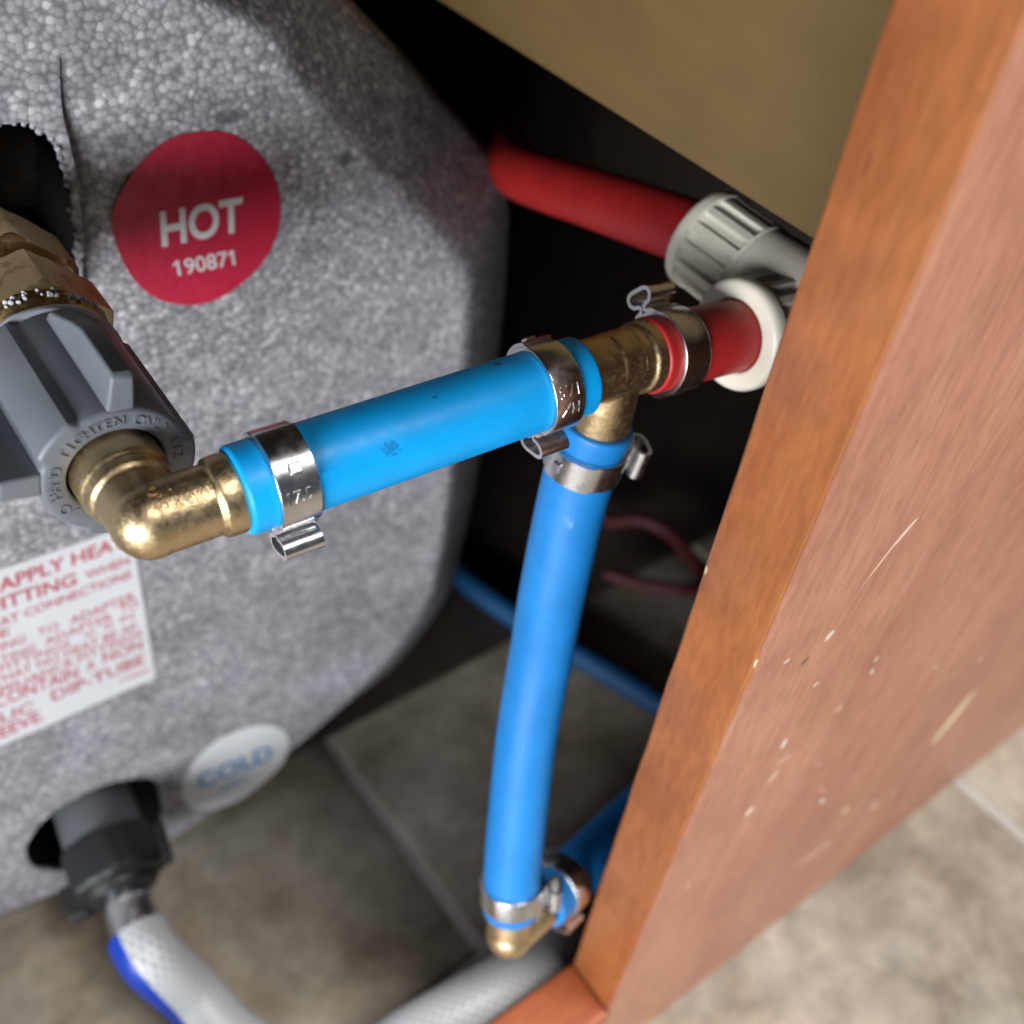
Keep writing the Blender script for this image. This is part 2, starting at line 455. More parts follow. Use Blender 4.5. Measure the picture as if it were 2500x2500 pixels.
def mat_wood(name, base, dark, lite, axis, rough, coat=0.0, marks=None, gscale=1.0, fine=1.0):
    """axis: world direction of the grain"""
    m, nt, b = newmat(name); p = geo_pos(nt)
    mp = N(nt, 'ShaderNodeMapping'); L(nt, p, mp.inputs[0])
    mp.inputs['Scale'].default_value = tuple(1.0 if i == axis else 9.0 for i in range(3))
    n1 = noise(nt, mp.outputs[0], 7 * gscale, 5, 0.6, 0.8)
    mp2 = N(nt, 'ShaderNodeMapping'); L(nt, p, mp2.inputs[0])
    mp2.inputs['Scale'].default_value = tuple(1.0 if i == axis else 5.0 for i in range(3)); mp2.inputs['Location'].default_value = (3, 1, 2)
    n2 = noise(nt, mp2.outputs[0], 130 * gscale, 4, 0.65, 0.3)
    n3 = noise(nt, p, 24, 3, 0.5)
    r1 = ramp(nt, n1.outputs['Fac'], [(0.28, dark), (0.5, base), (0.72, lite)])
    r2 = ramp(nt, n2.outputs['Fac'], [(0.30, (1 - .2 * fine, 1 - .24 * fine, 1 - .26 * fine)), (0.62, (1 + .06 * fine, 1 + .05 * fine, 1 + .04 * fine))])
    c = mix(nt, 1.0, r1.outputs[0], r2.outputs[0], 'MULTIPLY')
    r3 = ramp(nt, n3.outputs['Fac'], [(0.3, (0.90, 0.86, 0.84)), (0.7, (1.08, 1.08, 1.08))])
    c = mix(nt, 1.0, c, r3.outputs[0], 'MULTIPLY')
    for (ctr, rad, dirs, mc, thr) in (marks or []):
        mk = blob(nt, p, ctr, rad, dirs); nn = noise(nt, p, 700, 3, .6)
        f = math_(nt, 'MULTIPLY', mk, math_(nt, 'ADD', nn.outputs['Fac'], 0.45))
        rr = ramp(nt, f, [(thr, (0, 0, 0)), (thr + .18, (1, 1, 1))])
        c = mix(nt, rr.outputs[0], c, mc)
    L(nt, c, b.inputs['Base Color']); b.inputs['Roughness'].default_value = rough
    b.inputs['Coat Weight'].default_value = coat; b.inputs['Coat Roughness'].default_value = 0.32
    bump(nt, b, n2.outputs['Fac'], 0.12, 0.0002)
    return m

def mat_tile():
    m, nt, b = newmat('stone_tile'); p = geo_pos(nt)
    n1 = noise(nt, p, 26, 6, 0.62, 0.6); n2 = noise(nt, p, 110, 5, 0.65, 0.3); n3 = noise(nt, p, 9, 3, .5)
    r1 = ramp(nt, n1.outputs['Fac'], [(0.30, (0.175, 0.140, 0.098)), (0.48, (0.29, 0.252, 0.195)), (0.68, (0.39, 0.352, 0.29))])
    r2 = ramp(nt, n2.outputs['Fac'], [(0.30, (0.74, 0.74, 0.75)), (0.62, (1.07, 1.06, 1.05))])
    c = mix(nt, 1.0, r1.outputs[0], r2.outputs[0], 'MULTIPLY')
    r3 = ramp(nt, n3.outputs['Fac'], [(0.4, (0.94, 0.97, 1.0)), (0.6, (1.05, 1.0, 0.94))]); c = mix(nt, 1.0, c, r3.outputs[0], 'MULTIPLY')
    L(nt, c, b.inputs['Base Color']); b.inputs['Roughness'].default_value = 0.55
    bump(nt, b, n2.outputs['Fac'], 0.35, 0.0008); return m
def mat_grout():
    m, nt, b = newmat('grout'); p = geo_pos(nt); n = noise(nt, p, 400, 4, .7)
    r = ramp(nt, n.outputs['Fac'], [(0.3, (0.40, 0.37, 0.36)), (0.7, (0.54, 0.51, 0.50))]); L(nt, r.outputs[0], b.inputs['Base Color'])
    b.inputs['Roughness'].default_value = 0.9; bump(nt, b, n.outputs['Fac'], .4, .0006); return m
def mat_hose(stripe):
    m, nt, b = newmat('braided_hose'); uv = N(nt, 'ShaderNodeUVMap'); uv.uv_map = 'UVMap'
    s = N(nt, 'ShaderNodeSeparateXYZ'); L(nt, uv.outputs[0], s.inputs[0])
    u, v = s.outputs[0], s.outputs[1]
    def lines(sgn):
        a = math_(nt, 'ADD', math_(nt, 'MULTIPLY', u, 20.0), math_(nt, 'MULTIPLY', v, 0.30 * sgn))
        f = math_(nt, 'FRACT', a); f = math_(nt, 'ABSOLUTE', math_(nt, 'SUBTRACT', f, 0.5))
        return math_(nt, 'MULTIPLY', f, 2.0)
    la, lb = lines(1), lines(-1)
    mx = math_(nt, 'MAXIMUM', la, lb)
    r = ramp(nt, mx, [(0.42, (0.36, 0.38, 0.40)), (0.85, (0.60, 0.615, 0.63))])
    c = r.outputs[0]
    d = math_(nt, 'ABSOLUTE', math_(nt, 'SUBTRACT', u, math_(nt, 'ADD', math_(nt, 'MULTIPLY', v, 0.0014), stripe)))
    rs = ramp(nt, d, [(0.078, (1, 1, 1)), (0.084, (0, 0, 0))])
    c = mix(nt, rs.outputs[0], c, (0.004, 0.045, 0.42))
    L(nt, c, b.inputs['Base Color']); b.inputs['Roughness'].default_value = 0.38
    bump(nt, b, mx, 0.25, 0.0005); return m

YF = 222.0        # plane of the heater's front
M_FOAM = mat_foam(); M_TILE = mat_tile(); M_GROUT = mat_grout()

# ---------------------------------------------------------------- floor
fb = MB(); box((-700, -780, -30), (760, 640, -2.2), fb)
floor = structure(fb.build('floor', M_GROUT, origin=(0, 0, 0)))
def rot2(x, y, a, c): return (c[0] + (x - c[0]) * math.cos(a) - (y - c[1]) * math.sin(a), c[1] + (x - c[0]) * math.sin(a) + (y - c[1]) * math.cos(a))
A_T = math.radians(3.2); TC = (115.5, 116.0); TP = 221.0
for i in range(-4, 3):
    for j in range(-4, 3):
        g = 3.1
        x0, x1, y0, y1 = TC[0] + i * TP + g, TC[0] + (i + 1) * TP - g, TC[1] + j * TP + g, TC[1] + (j + 1) * TP - g
        mb = MB(); n = 7
        ring = []
        for (xa, ya), (xb, yb) in (((x0, y0), (x1, y0)), ((x1, y0), (x1, y1)), ((x1, y1), (x0, y1)), ((x0, y1), (x0, y0))):
            for k in range(n):
                t = k / n; jx = random.uniform(-.25, .25)
                ring.append((xa + (xb - xa) * t + jx, ya + (yb - ya) * t + random.uniform(-.25, .25)))
        cx, cy = (x0 + x1) / 2, (y0 + y1) / 2
        V_ = []
        for (zz, ins) in ((-8, 0), (-1.5, 0), (-0.5, 0.5), (0, 1.8)):
            for (x, y) in ring:
                dx, dy = unit((x - cx, y - cy)) * ins
                xx, yy = rot2(x - dx, y - dy, A_T, TC); V_.append((xx, yy, zz))
        m_ = len(ring); F_ = []
        for lv in range(3):
            for k in range(m_): F_.append((lv * m_ + k, lv * m_ + (k + 1) % m_, (lv + 1) * m_ + (k + 1) % m_, (lv + 1) * m_ + k))
        F_.append(tuple(3 * m_ + k for k in range(m_)))
        mb.add(V_, F_); mb.build('floor_tile', M_TILE, floor, smooth=50)

# ---------------------------------------------------------------- cabinet
XS, Y0C, YB, ZR = 119.0, 60.5, 79.5, 64.0       # stile's inner face, front plane, back of frame, top of the bottom rail
def P2(px, py): return on_plane(px, py, (0, Y0C, 0), (0, 1, 0))
def chip(px, py, ln, wd, ang_px, c, thr=0.30):
    """scratch on the front face at pixel, direction given by a second pixel"""
    a = P2(px, py); q = P2(*ang_px); d = unit(q - a)
    e = np.cross(d, EY)
    return (a, (ln, wd, 30), (d, e, EY), c, thr)
PALE, WHITE, DARK = (0.66, 0.52, 0.31), (0.60, 0.52, 0.46), (0.12, 0.07, 0.06)
def zz(x, y): return (1500 + x * .5176, 1500 + y * .5176)
marks = []
for (x, y, x2, y2, ln, wd, c, t) in (
    (1015, 100, 1030, 80, 2.6, 1.5, WHITE, .3), (800, 610, 825, 560, 3.6, 1.5, WHITE, .3), (635, 930, 655, 890, 3.6, 2.0, WHITE, .3),
    (1595, 490, 1690, 370, 21, 5.0, PALE, .20), (980, 880, 1010, 890, 3.2, 1.9, WHITE, .3), (1090, 925, 1115, 870, 5.5, 2.2, (0.62, 0.46, 0.30), .3),
    (1225, 900, 1350, 825, 5.0, 2.6, WHITE, .3), (1320, 840, 1350, 825, 4.0, 1.0, WHITE, .35), (925, 1140, 1020, 1070, 13.0, 2.2, (0.56, 0.38, 0.32), .34), (1000, 1080, 1020, 1065, 3.6, 2.0, WHITE, .32),
    (900, 220, 915, 205, 2.0, 1.2, DARK, .3), (1215, 270, 1220, 240, 2.2, 1.2, WHITE, .34), (1235, 210, 1250, 185, 2.6, 1.0, WHITE, .38),
    (950, 330, 970, 315, 1.8, 1.0, WHITE, .36), (815, 220, 840, 200, 1.6, .9, WHITE, .36), (750, 765, 790, 710, 4.5, 1.0, WHITE, .36), (800, 685, 850, 650, 4.5, .9, (0.6, .4, .34), .36),
    (1060, 445, 1075, 430, 2, 1.1, WHITE, .4), (1515, 250, 1530, 240, 2, 1.2, WHITE, .4), (1725, 215, 1740, 195, 3, 1.6, WHITE, .36),
    (965, 710, 970, 690, 1.6, .8, WHITE, .38), (980, 830, 1010, 850, 2.6, .9, (0.66, .47, .38), .36), (1130, 765, 1140, 755, 1.6, .9, WHITE, .42),
    (350, 1280, 360, 1275, 2.2, 1.3, (0.62, .42, .38), .4)):
    marks.append(chip(*zz(x, y), ln, wd, zz(x2, y2), c, t))
marks.append(chip(2160, 1360, 13, 0.7, (2230, 1270), (0.62, 0.44, 0.36), .34))
marks.append(chip(2210, 1300, 7, 1.1, (2240, 1265), (0.64, 0.48, 0.40), .34))
edge_marks = []
def PI_(px, py): return on_plane(px, py, (XS, 0, 0), (1, 0, 0))
for (px, py, rl, rw, c) in ((1838, 1668, 4.5, 1.3, PALE), (1845, 1625, 3.0, 1.0, PALE), (1438, 2214, 3.0, 2.2, PALE), (2118, 398, 3.4, .7, (0.26, 0.07, 0.03)), (1722, 1392, 2.0, 0.8, PALE)):
    edge_marks.append((PI_(px, py), (30, rw, rl), np.eye(3), c, .32))

M_WOOD_IN = mat_wood('cherry_wood', (0.345, 0.118, 0.036), (0.295, 0.088, 0.027), (0.38, 0.142, 0.045), 2, 0.42, 0.15, edge_marks)
M_WOOD_RAIL = mat_wood('cherry_rail', (0.40, 0.098, 0.028), (0.33, 0.072, 0.02), (0.45, 0.13, 0.04), 0, 0.42, 0.15)
M_WOOD_FRONT = mat_wood('cherry_front_sheen', (0.365, 0.163, 0.105), (0.315, 0.130, 0.086), (0.405, 0.198, 0.122), 2, 0.40, 0.25, marks)  # same cherry, with its cool sheen put into a paler, pinker colour
M_BOARD = mat_wood('pale_plywood', (0.135, 0.086, 0.029), (0.127, 0.080, 0.027), (0.143, 0.092, 0.032), 1, 0.6, 0.0, None, 0.35, 0.25)
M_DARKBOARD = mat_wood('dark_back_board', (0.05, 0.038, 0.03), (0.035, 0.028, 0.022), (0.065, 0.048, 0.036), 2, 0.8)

cab = thing('wooden_cabinet', 'cherry wood cabinet frame with scuffed front beside the pipes', 'cabinet', (XS + 150, 300, 0))
def jag_edge(mb_pts): return mb_pts
# stile: inner edge slightly worn
st = MB(); nz = 90
V_, F_ = [], []
for k in range(nz + 1):
    z = 0.2 + (560 - 0.2) * k / nz
    j = 0.22 * mnoise.noise(Vector((z * .08, 1.3, 0))) + 0.15 * mnoise.noise(Vector((z * .4, 5.3, 0)))
    nb = max(0, 1 - abs(z - PI_(1432, 2214)[2]) / 3.0) * 1.6
    for (x, y) in ((XS + 0.5, Y0C + 1.0), (XS, Y0C + 1.6), (XS, YB - 1.0 - nb), (XS + .35 + abs(j) + nb, YB - .3), (XS + 1.0 + nb, YB), (XS + 60, YB), (XS + 60, Y0C + 1.0)):
        V_.append((x, y, z))
q = 7
for k in range(nz):
    for i in range(q):
        F_.append((k * q + i, k * q + (i + 1) % q, (k + 1) * q + (i + 1) % q, (k + 1) * q + i))
F_.append(tuple(range(q))[::-1]); F_.append(tuple(nz * q + i for i in range(q)))
st.add(V_, [f[::-1] for f in F_]); st.build('stile', M_WOOD_IN, cab, smooth=30)
# thin front sheet over the stile and the panel beside it
fv = MB(); V_, F_ = [], []
for k in range(nz * 2 + 1):
    z = 0.2 + (560 - 0.2) * k / (nz * 2)
    nb = 0.0
    for pz, am in ((PI_(1838, 1668)[2], 1.1), (PI_(1850, 1622)[2], .7)): nb += max(0, 1 - abs(z - pz) / 3.2) * am
    j = 0.25 * mnoise.noise(Vector((z * .15, 9.3, 0))) + nb
    for (x, y) in ((XS + .9 + j, Y0C), (XS + .25 + j, Y0C + .35), (XS + .15 + j, Y0C + .98), (XS + 420, Y0C + .98), (XS + 420, Y0C)): V_.append((x, y, z))
q = 5
for k in range(nz * 2):
    for i in range(q): F_.append((k * q + i, k * q + (i + 1) % q, (k + 1) * q + (i + 1) % q, (k + 1) * q + i))
F_.append(tuple(range(q))[::-1]); F_.append(tuple(nz * 2 * q + i for i in range(q)))
fv.add(V_, [f for f in F_]); fv.build('front_sheet', M_WOOD_FRONT, cab, smooth=40, label='pinkish front face of the frame with pale chips and scratches')
box((XS + 60.5, Y0C + 1.2, .2), (XS + 420, YB, 560)).build('front_panel', M_WOOD_IN, cab, smooth=0)
box((-420, Y0C, 0.2), (XS - 0.15, YB, ZR)).build('bottom_rail', M_WOOD_RAIL, cab, smooth=0, mods=[m_bevel(1.0)])
box((-420, Y0C, 412), (XS - 0.15, YB, 560)).build('top_rail', M_WOOD_RAIL, cab, smooth=0, mods=[m_bevel(1.0)])
XD = 166.0
e0, e1 = on_plane(1990, 592, (XD, 0, 0), EX), on_plane(1300, 152, (XD, 0, 0), EX)
zl = lambda y: e0[2] + (e1[2] - e0[2]) * (y - e0[1]) / (e1[1] - e0[1])
mb = MB(); ya, yb = YB + 2, 470
v8 = [(XD, ya, zl(ya)), (XD + 12, ya, zl(ya)), (XD + 12, yb, zl(yb)), (XD, yb, zl(yb)), (XD, ya, 556), (XD + 12, ya, 556), (XD + 12, yb, 556), (XD, yb, 556)]
mb.add(v8, [(3, 2, 1, 0), (4, 5, 6, 7), (0, 1, 5, 4), (1, 2, 6, 5), (2, 3, 7, 6), (3, 0, 4, 7)])
mb.build('partition_board', M_BOARD, cab, smooth=0, mods=[m_bevel(1.2)], label='pale plywood partition board hanging above the pipes')
box((110, 114, 355.5), (XD - .3, 600, 366)).build('shade_overhang', M_DARKBOARD, cab, smooth=0)  # unseen overhang, added to shade the top of the partition board
box((-200, 232, 0.4), (526, 618, 3.4)).build('back_shade_sheet', M_DARKBOARD, cab, smooth=0, mods=[m_bevel(1.0)])  # dark sheet added over the back floor to stand in for shade
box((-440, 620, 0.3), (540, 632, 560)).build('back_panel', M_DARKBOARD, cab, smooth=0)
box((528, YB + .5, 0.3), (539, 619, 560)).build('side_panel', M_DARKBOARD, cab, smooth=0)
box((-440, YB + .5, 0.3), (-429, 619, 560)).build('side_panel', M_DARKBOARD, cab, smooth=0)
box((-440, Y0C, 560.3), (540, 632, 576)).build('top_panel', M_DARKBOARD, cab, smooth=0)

# ---------------------------------------------------------------- water heater
def HF(px, py): return on_plane(px, py, (0, YF, 0), (0, 1, 0))
heater = thing('water_heater', 'grey bead foam water heater with hot and cold stickers', 'water heater', (-20, YF + 140, 0))
DB = 26.0
def HG(px, py): return on_plane(px, py, (0, YF + DB, 0), (0, 1, 0))
pairs = [((0, 2236), None), ((200, 2155), None), ((420, 2050), None), ((600, 1922), None), ((780, 1768), (800, 1800)), ((900, 1648), (935, 1665)), ((975, 1560), (1030, 1545)), ((1040, 1452), (1098, 1440)),
         ((1071, 1313), (1130, 1330)), ((1089, 1168), (1160, 1200)), ((1105, 1020), (1192, 1020)), ((1120, 882), (1218, 880)), ((1128, 755), (1238, 720)), ((1130, 700), (1246, 580)), ((1122, 665), (1250, 505)),
         ((1098, 630), (1240, 440)), ((1060, 590), (1212, 385)), ((960, 480), (1125, 280)), ((825, 330), (1000, 145)), ((690, 180), (860, 0)), ((585, 65), (760, -105))]
F2, G2 = [], []
for f_, g_ in pairs:
    a = HF(*f_); F2.append((a[0], max(a[2], 5.0)))
    if g_: b = HG(*g_); G2.append((b[0], max(b[2], .8)))
    else: G2.append((a[0] + (5 if f_[0] > 500 else 0), max(a[2] - 5.0, .8)))
tail = [((40, 344), (44, 356)), ((0, 350), (0, 362)), ((-70, 350), (-72, 362)), ((-130, 335), (-135, 348)), ((-180, 288), (-192, 296)), ((-205, 225), (-218, 228)), ((-205, 120), (-218, 118)), ((-180, 60), (-190, 52)), ((-130, 24), (-134, 16)), ((-80, 16), (-80, 10))]
for a, b in tail: F2.append(a); G2.append(b)
FO = spline([V(*p) for p in F2], 10, closed=True); GO = spline([V(*p) for p in G2], 10, closed=True)
nF = len(FO)
# port holes
hot_px = [(0, 303), (57, 299), (100, 318), (132, 343), (150, 395), (163, 440), (174, 485), (180, 528), (186, 585), (187, 640), (180, 690)]
hot = [(HF(*p)[0], HF(*p)[2]) for p in hot_px]
cxh, czh = 29.5, 281.0
hot += [(46, 262), (38, 257), (28, 255), (17, 259), (9, 268), (6, 281), (9, 294), (18, 303), (30, 306.5)]
def jag(poly, amp, step=0.8):
    sp = spline([V(*p) for p in poly], 8, closed=True); out = []
    acc = 0.0
    for i, p in enumerate(sp):
        if out and np.linalg.norm(p - out[-1]) < step: continue
        out.append(p + V(random.uniform(-amp, amp), random.uniform(-amp, amp)))
    return out
HOT = jag(hot, 0.35)
cold_px = [(62, 2080), (72, 2048), (97, 2012), (140, 1975), (190, 1945), (240, 1922), (308, 1902), (350, 1898), (380, 1908), (394, 1945), (396, 2000), (385, 2060), (340, 2105), (250, 2125), (150, 2128), (85, 2122)]
COLD = jag([(HF(*p)[0], HF(*p)[2]) for p in cold_px], 0.3)
crease = [V(HF(*p)[0], HF(*p)[2]) for p in ((143, 120), (145, 154), (150, 264), (169, 352), (189, 462), (200, 572), (196, 700), (180, 760))]
crease = spline(crease, 10)
def inside(p, poly):
    x, y = p; c = False; n = len(poly); j = n - 1
    for i in range(n):
        xi, yi = poly[i]; xj, yj = poly[j]
        if (yi > y) != (yj > y) and x < (xj - xi) * (y - yi) / (yj - yi) + xi: c = not c
        j = i
    return c
CR = np.array(crease)
def crease_depth(x, z):
    d = np.hypot(CR[:, 0] - x, CR[:, 1] - z); i = int(d.argmin()); dd = d[i]
    if dd > 40: return 0.0
    i2 = min(i + 1, len(CR) - 1); i1 = max(i - 1, 0)
    t = unit(CR[i2] - CR[i1]); nrm = V(-t[1], t[0])          # crease runs downwards: +nrm = right side
    s = np.dot(V(x, z) - CR[i], nrm)
    fade = min(1.0, i / 34.0) ** 1.5 * min(1, (len(CR) - 1 - i) / 8.0 + .2)
    if s > 0.05: return 2.6 * fade * math.exp(-(dd / 9.0) ** 1.3)
    if s > -2.6: return -0.6 * fade
    return 0.0
def notch(x, z):
    a, b = HF(66, 2150)[0], HF(400, 2040)[0]; zb = COLD_LOW
    if a < x < b and z < zb: return 3.5
    return 0.0
COLD_LOW = min(p[1] for p in COLD) + 3
pts, edges = [], []
def addloop(lp):
    o = len(pts)
    for p in lp: pts.append((float(p[0]), float(p[1])))
    for k in range(len(lp)): edges.append((o + k, o + (k + 1) % len(lp)))
addloop(FO); addloop(HOT); addloop(COLD)
for off in (0.0, 0.45):
    o = len(pts); n0 = 0
    for i, p in enumerate(crease):
        t = unit(crease[min(i + 1, len(crease) - 1)] - crease[max(i - 1, 0)]); nr = V(-t[1], t[0])
        q = p + nr * off
        if not inside(q, HOT): pts.append((q[0], q[1])); n0 += 1
xmin, xmax = -205, 170
gx = -205.0
while gx < 160:
    gz = 0.0
    while gz < 346:
        near = (15 < gx < 95 and 240 < gz < 340) or (-40 < gx < 50 and gz < 95)
        st_ = 2.2 if near else 9.0
        p = (gx + random.uniform(-.3, .3), gz + random.uniform(-.3, .3))
        if inside(p, FO) and not inside(p, HOT) and not inside(p, COLD): pts.append(p)
        gz += st_
    gx += 2.2 if -40 < gx < 95 else 9.0
rv, re, rf_, *_ = delaunay_2d_cdt([Vector(p) for p in pts], edges, [], 0, 1e-5)
mb = MB(); keep = []
for f in rf_:
    c = sum((rv[i] for i in f), Vector((0, 0))) / len(f)
    if inside(c, FO) and not inside(c, HOT) and not inside(c, COLD): keep.append(tuple(f))
vv = []
for p in rv:
    wob = 0.5 * mnoise.noise(Vector((p.x * .03, p.y * .03, 0.7)))
    vv.append((p.x, YF + wob * 0 + crease_depth(p.x, p.y) + notch(p.x, p.y), p.y))
mb.add(vv, keep)
# bevel, sides and back
rings = []
for (fr, dpt) in ((0, 0), (.04, .15), (.10, .9), (.18, 2.6), (.86, 21), (.95, 24.5), (1.0, 29), (1.0, 60), (1.0, 300)):
    rings.append([(FO[i][0] + (GO[i][0] - FO[i][0]) * fr, YF + dpt, max(0.6, FO[i][1] + (GO[i][1] - FO[i][1]) * fr)) for i in range(nF)])
V_ = [p for r in rings for p in r]; F_ = []
for a in range(len(rings) - 1):
    for k in range(nF): F_.append((a * nF + k, (a + 1) * nF + k, (a + 1) * nF + (k + 1) % nF, a * nF + (k + 1) % nF))
F_.append(tuple((len(rings) - 1) * nF + k for k in range(nF)))
mb.add(V_, F_)
# walls of the port holes
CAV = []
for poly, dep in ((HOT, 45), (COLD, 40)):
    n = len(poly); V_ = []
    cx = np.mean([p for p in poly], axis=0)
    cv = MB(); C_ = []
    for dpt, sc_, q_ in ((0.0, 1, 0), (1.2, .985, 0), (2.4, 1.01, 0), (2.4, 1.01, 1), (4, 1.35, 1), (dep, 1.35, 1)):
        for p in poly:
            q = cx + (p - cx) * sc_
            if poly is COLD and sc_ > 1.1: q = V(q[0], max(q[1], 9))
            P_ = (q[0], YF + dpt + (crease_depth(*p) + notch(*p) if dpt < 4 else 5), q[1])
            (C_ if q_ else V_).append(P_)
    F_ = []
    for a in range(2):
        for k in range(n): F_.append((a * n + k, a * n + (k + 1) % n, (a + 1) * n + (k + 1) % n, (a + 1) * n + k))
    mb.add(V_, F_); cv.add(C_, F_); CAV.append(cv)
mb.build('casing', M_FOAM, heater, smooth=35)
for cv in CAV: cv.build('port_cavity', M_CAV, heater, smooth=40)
tk = MB(); revolve(tk, (29, YF + 49, 281), EY, [(0, 38), (3, 38)], 48); tk.build('tank_end', M_TANK, heater)
tk = MB(); revolve(tk, (12, YF + 44, 58), EY, [(0, 44), (3, 44)], 48); tk.build('tank_end', M_TANK, heater)
bd = MB()
for i, p in enumerate(HOT):
    if i % 2 == 0:
        r = random.uniform(.55, .95)
        sphere(bd, (p[0] + random.uniform(-.3, .3), YF + crease_depth(*p) + random.uniform(-.1, 1.2), p[1] + random.uniform(-.3, .3)), r, 8, 6)
for i, p in enumerate(COLD):
    if i % 3 == 0: sphere(bd, (p[0], YF + notch(*p) + random.uniform(0, 1), p[1]), random.uniform(.5, .8), 8, 6)
bd.build('rim_beads', M_FOAM, heater, kind='stuff')

LIFT = V(0, -0.38, 0)
def sticker(name, poly, mat, parent, lift=-0.32, label=None, th=0.2):
    mb = MB(); n = len(poly)
    c = np.mean([p for p in poly], axis=0)
    fr = [V(p[0], YF + lift, p[2]) for p in poly]; bk = [V(p[0], YF - 0.02, p[2]) for p in poly]
    mb.add(fr + bk, [tuple(range(n))] + [(k, k + n, (k + 1) % n + n, (k + 1) % n) for k in range(n)])
    return mb.build(name, mat, parent, smooth=0, label=label)
hs = spline([HF(x, y) for x, y in ((273, 541), (290, 475), (352, 387), (418, 337), (510, 318), (581, 334), (638, 383), (673, 444), (684, 506), (673, 576), (634, 647), (572, 704), (519, 733), (462, 744), (387, 730), (330, 686), (290, 616))], 6, True)
hot_st = sticker('hot_sticker', hs, M_STK_RED, heater, label='round red sticker reading HOT 190871')
t = MB()
text_affine(t, 'HOT', HF(394, 599), HF(592, 559), HF(388, 519), LIFT, 0.028)
text_affine(t, '190871', HF(425, 673), HF(573, 644), HF(418, 637), LIFT, 0.012)
t.build('lettering', M_INK_WHITE, hot_st, smooth=0)
z7 = lambda x, y: HF(x * .44, 1650 + y * .44)
cs = spline([z7(*p) for p in ((1010, 640), (1055, 510), (1190, 370), (1345, 292), (1480, 268), (1570, 300), (1603, 370), (1570, 475), (1480, 570), (1350, 672), (1200, 733), (1085, 738), (1028, 700))], 6, True)
cold_st = sticker('cold_sticker', cs, M_STK_WHITE, heater, label='oval looking white sticker reading COLD in blue')
t = MB(); text_affine(t, 'COLD', z7(1105, 628), z7(1515, 450), z7(1082, 556), LIFT, 0.025); text_affine(t, '190870', z7(1208, 650), z7(1372, 575), z7(1198, 618), LIFT, 0.005)
t.build('lettering', M_INK_BLUE, cold_st, smooth=0)
lab = [HF(-260, 1476), HF(318, 1282), HF(380, 1652), HF(-260, 1936)]
lab_o = sticker('warning_label', lab, M_STK_WHITE, heater, label='white warning label printed in red capitals')
t = MB(); z2 = lambda x, y: HF(x * .3106, 1250 + y * .3106)
for (s, a, b, c, bo) in (
    ('APPLY HEAT', (-10, 628), (985, 262), (-28, 532), .02), ('FITTING', (-75, 792), (600, 560), (-90, 700), .02), ('WHEN', (680, 522), (1018, 400), (664, 466), .012),
    ('AT CONNECTIONS', (-5, 897), (1030, 508), (-18, 838), .012), ('E', (0, 985), (75, 960), (-8, 925), .01),
    ('ING', (0, 1090), (200, 1012), (-10, 1030), .005), ('TO', (300, 972), (460, 915), (288, 915), .005), ('ADAPTER', (552, 882), (1062, 680), (538, 822), .008),
    ('TING', (5, 1185), (275, 1082), (-5, 1130), .005), ('ADAPTER', (355, 1045), (882, 840), (342, 990), .005), ('TO', (940, 790), (1085, 740), (928, 732), .005),
    ('FITTINGS', (0, 1255), (548, 1052), (-10, 1200), .005), ('SO', (668, 985), (748, 955), (660, 940), .003), ('AS', (815, 925), (885, 900), (806, 880), .003), ('IN', (944, 868), (1050, 826), (936, 822), .003),
    ('THAT NO HEAT BE AP', (-50, 1362), (1072, 915), (-62, 1305), .008), ('PPLIANCE FITTINGS', (0, 1432), (1112, 968), (-12, 1376), .008),
    ('CONTAIN', (-40, 1538), (612, 1290), (-55, 1450), .012), ('A', (680, 1245), (752, 1216), (668, 1182), .012), ('NON', (812, 1184), (1118, 1066), (798, 1112), .012),
    ('LIC', (0, 1652), (268, 1552), (-12, 1580), .012), ('DIP-TUBE', (412, 1482), (1135, 1180), (394, 1408), .014), ('EEVE.', (0, 1772), (350, 1625), (-15, 1690), .014), ('(190869)', (936, 1342), (1168, 1248), (928, 1312), 0.0)):
    text_affine(t, s, z2(*a), z2(*b), z2(*c), LIFT, bo)
t.build('lettering', M_INK_RED, lab_o, smooth=0)

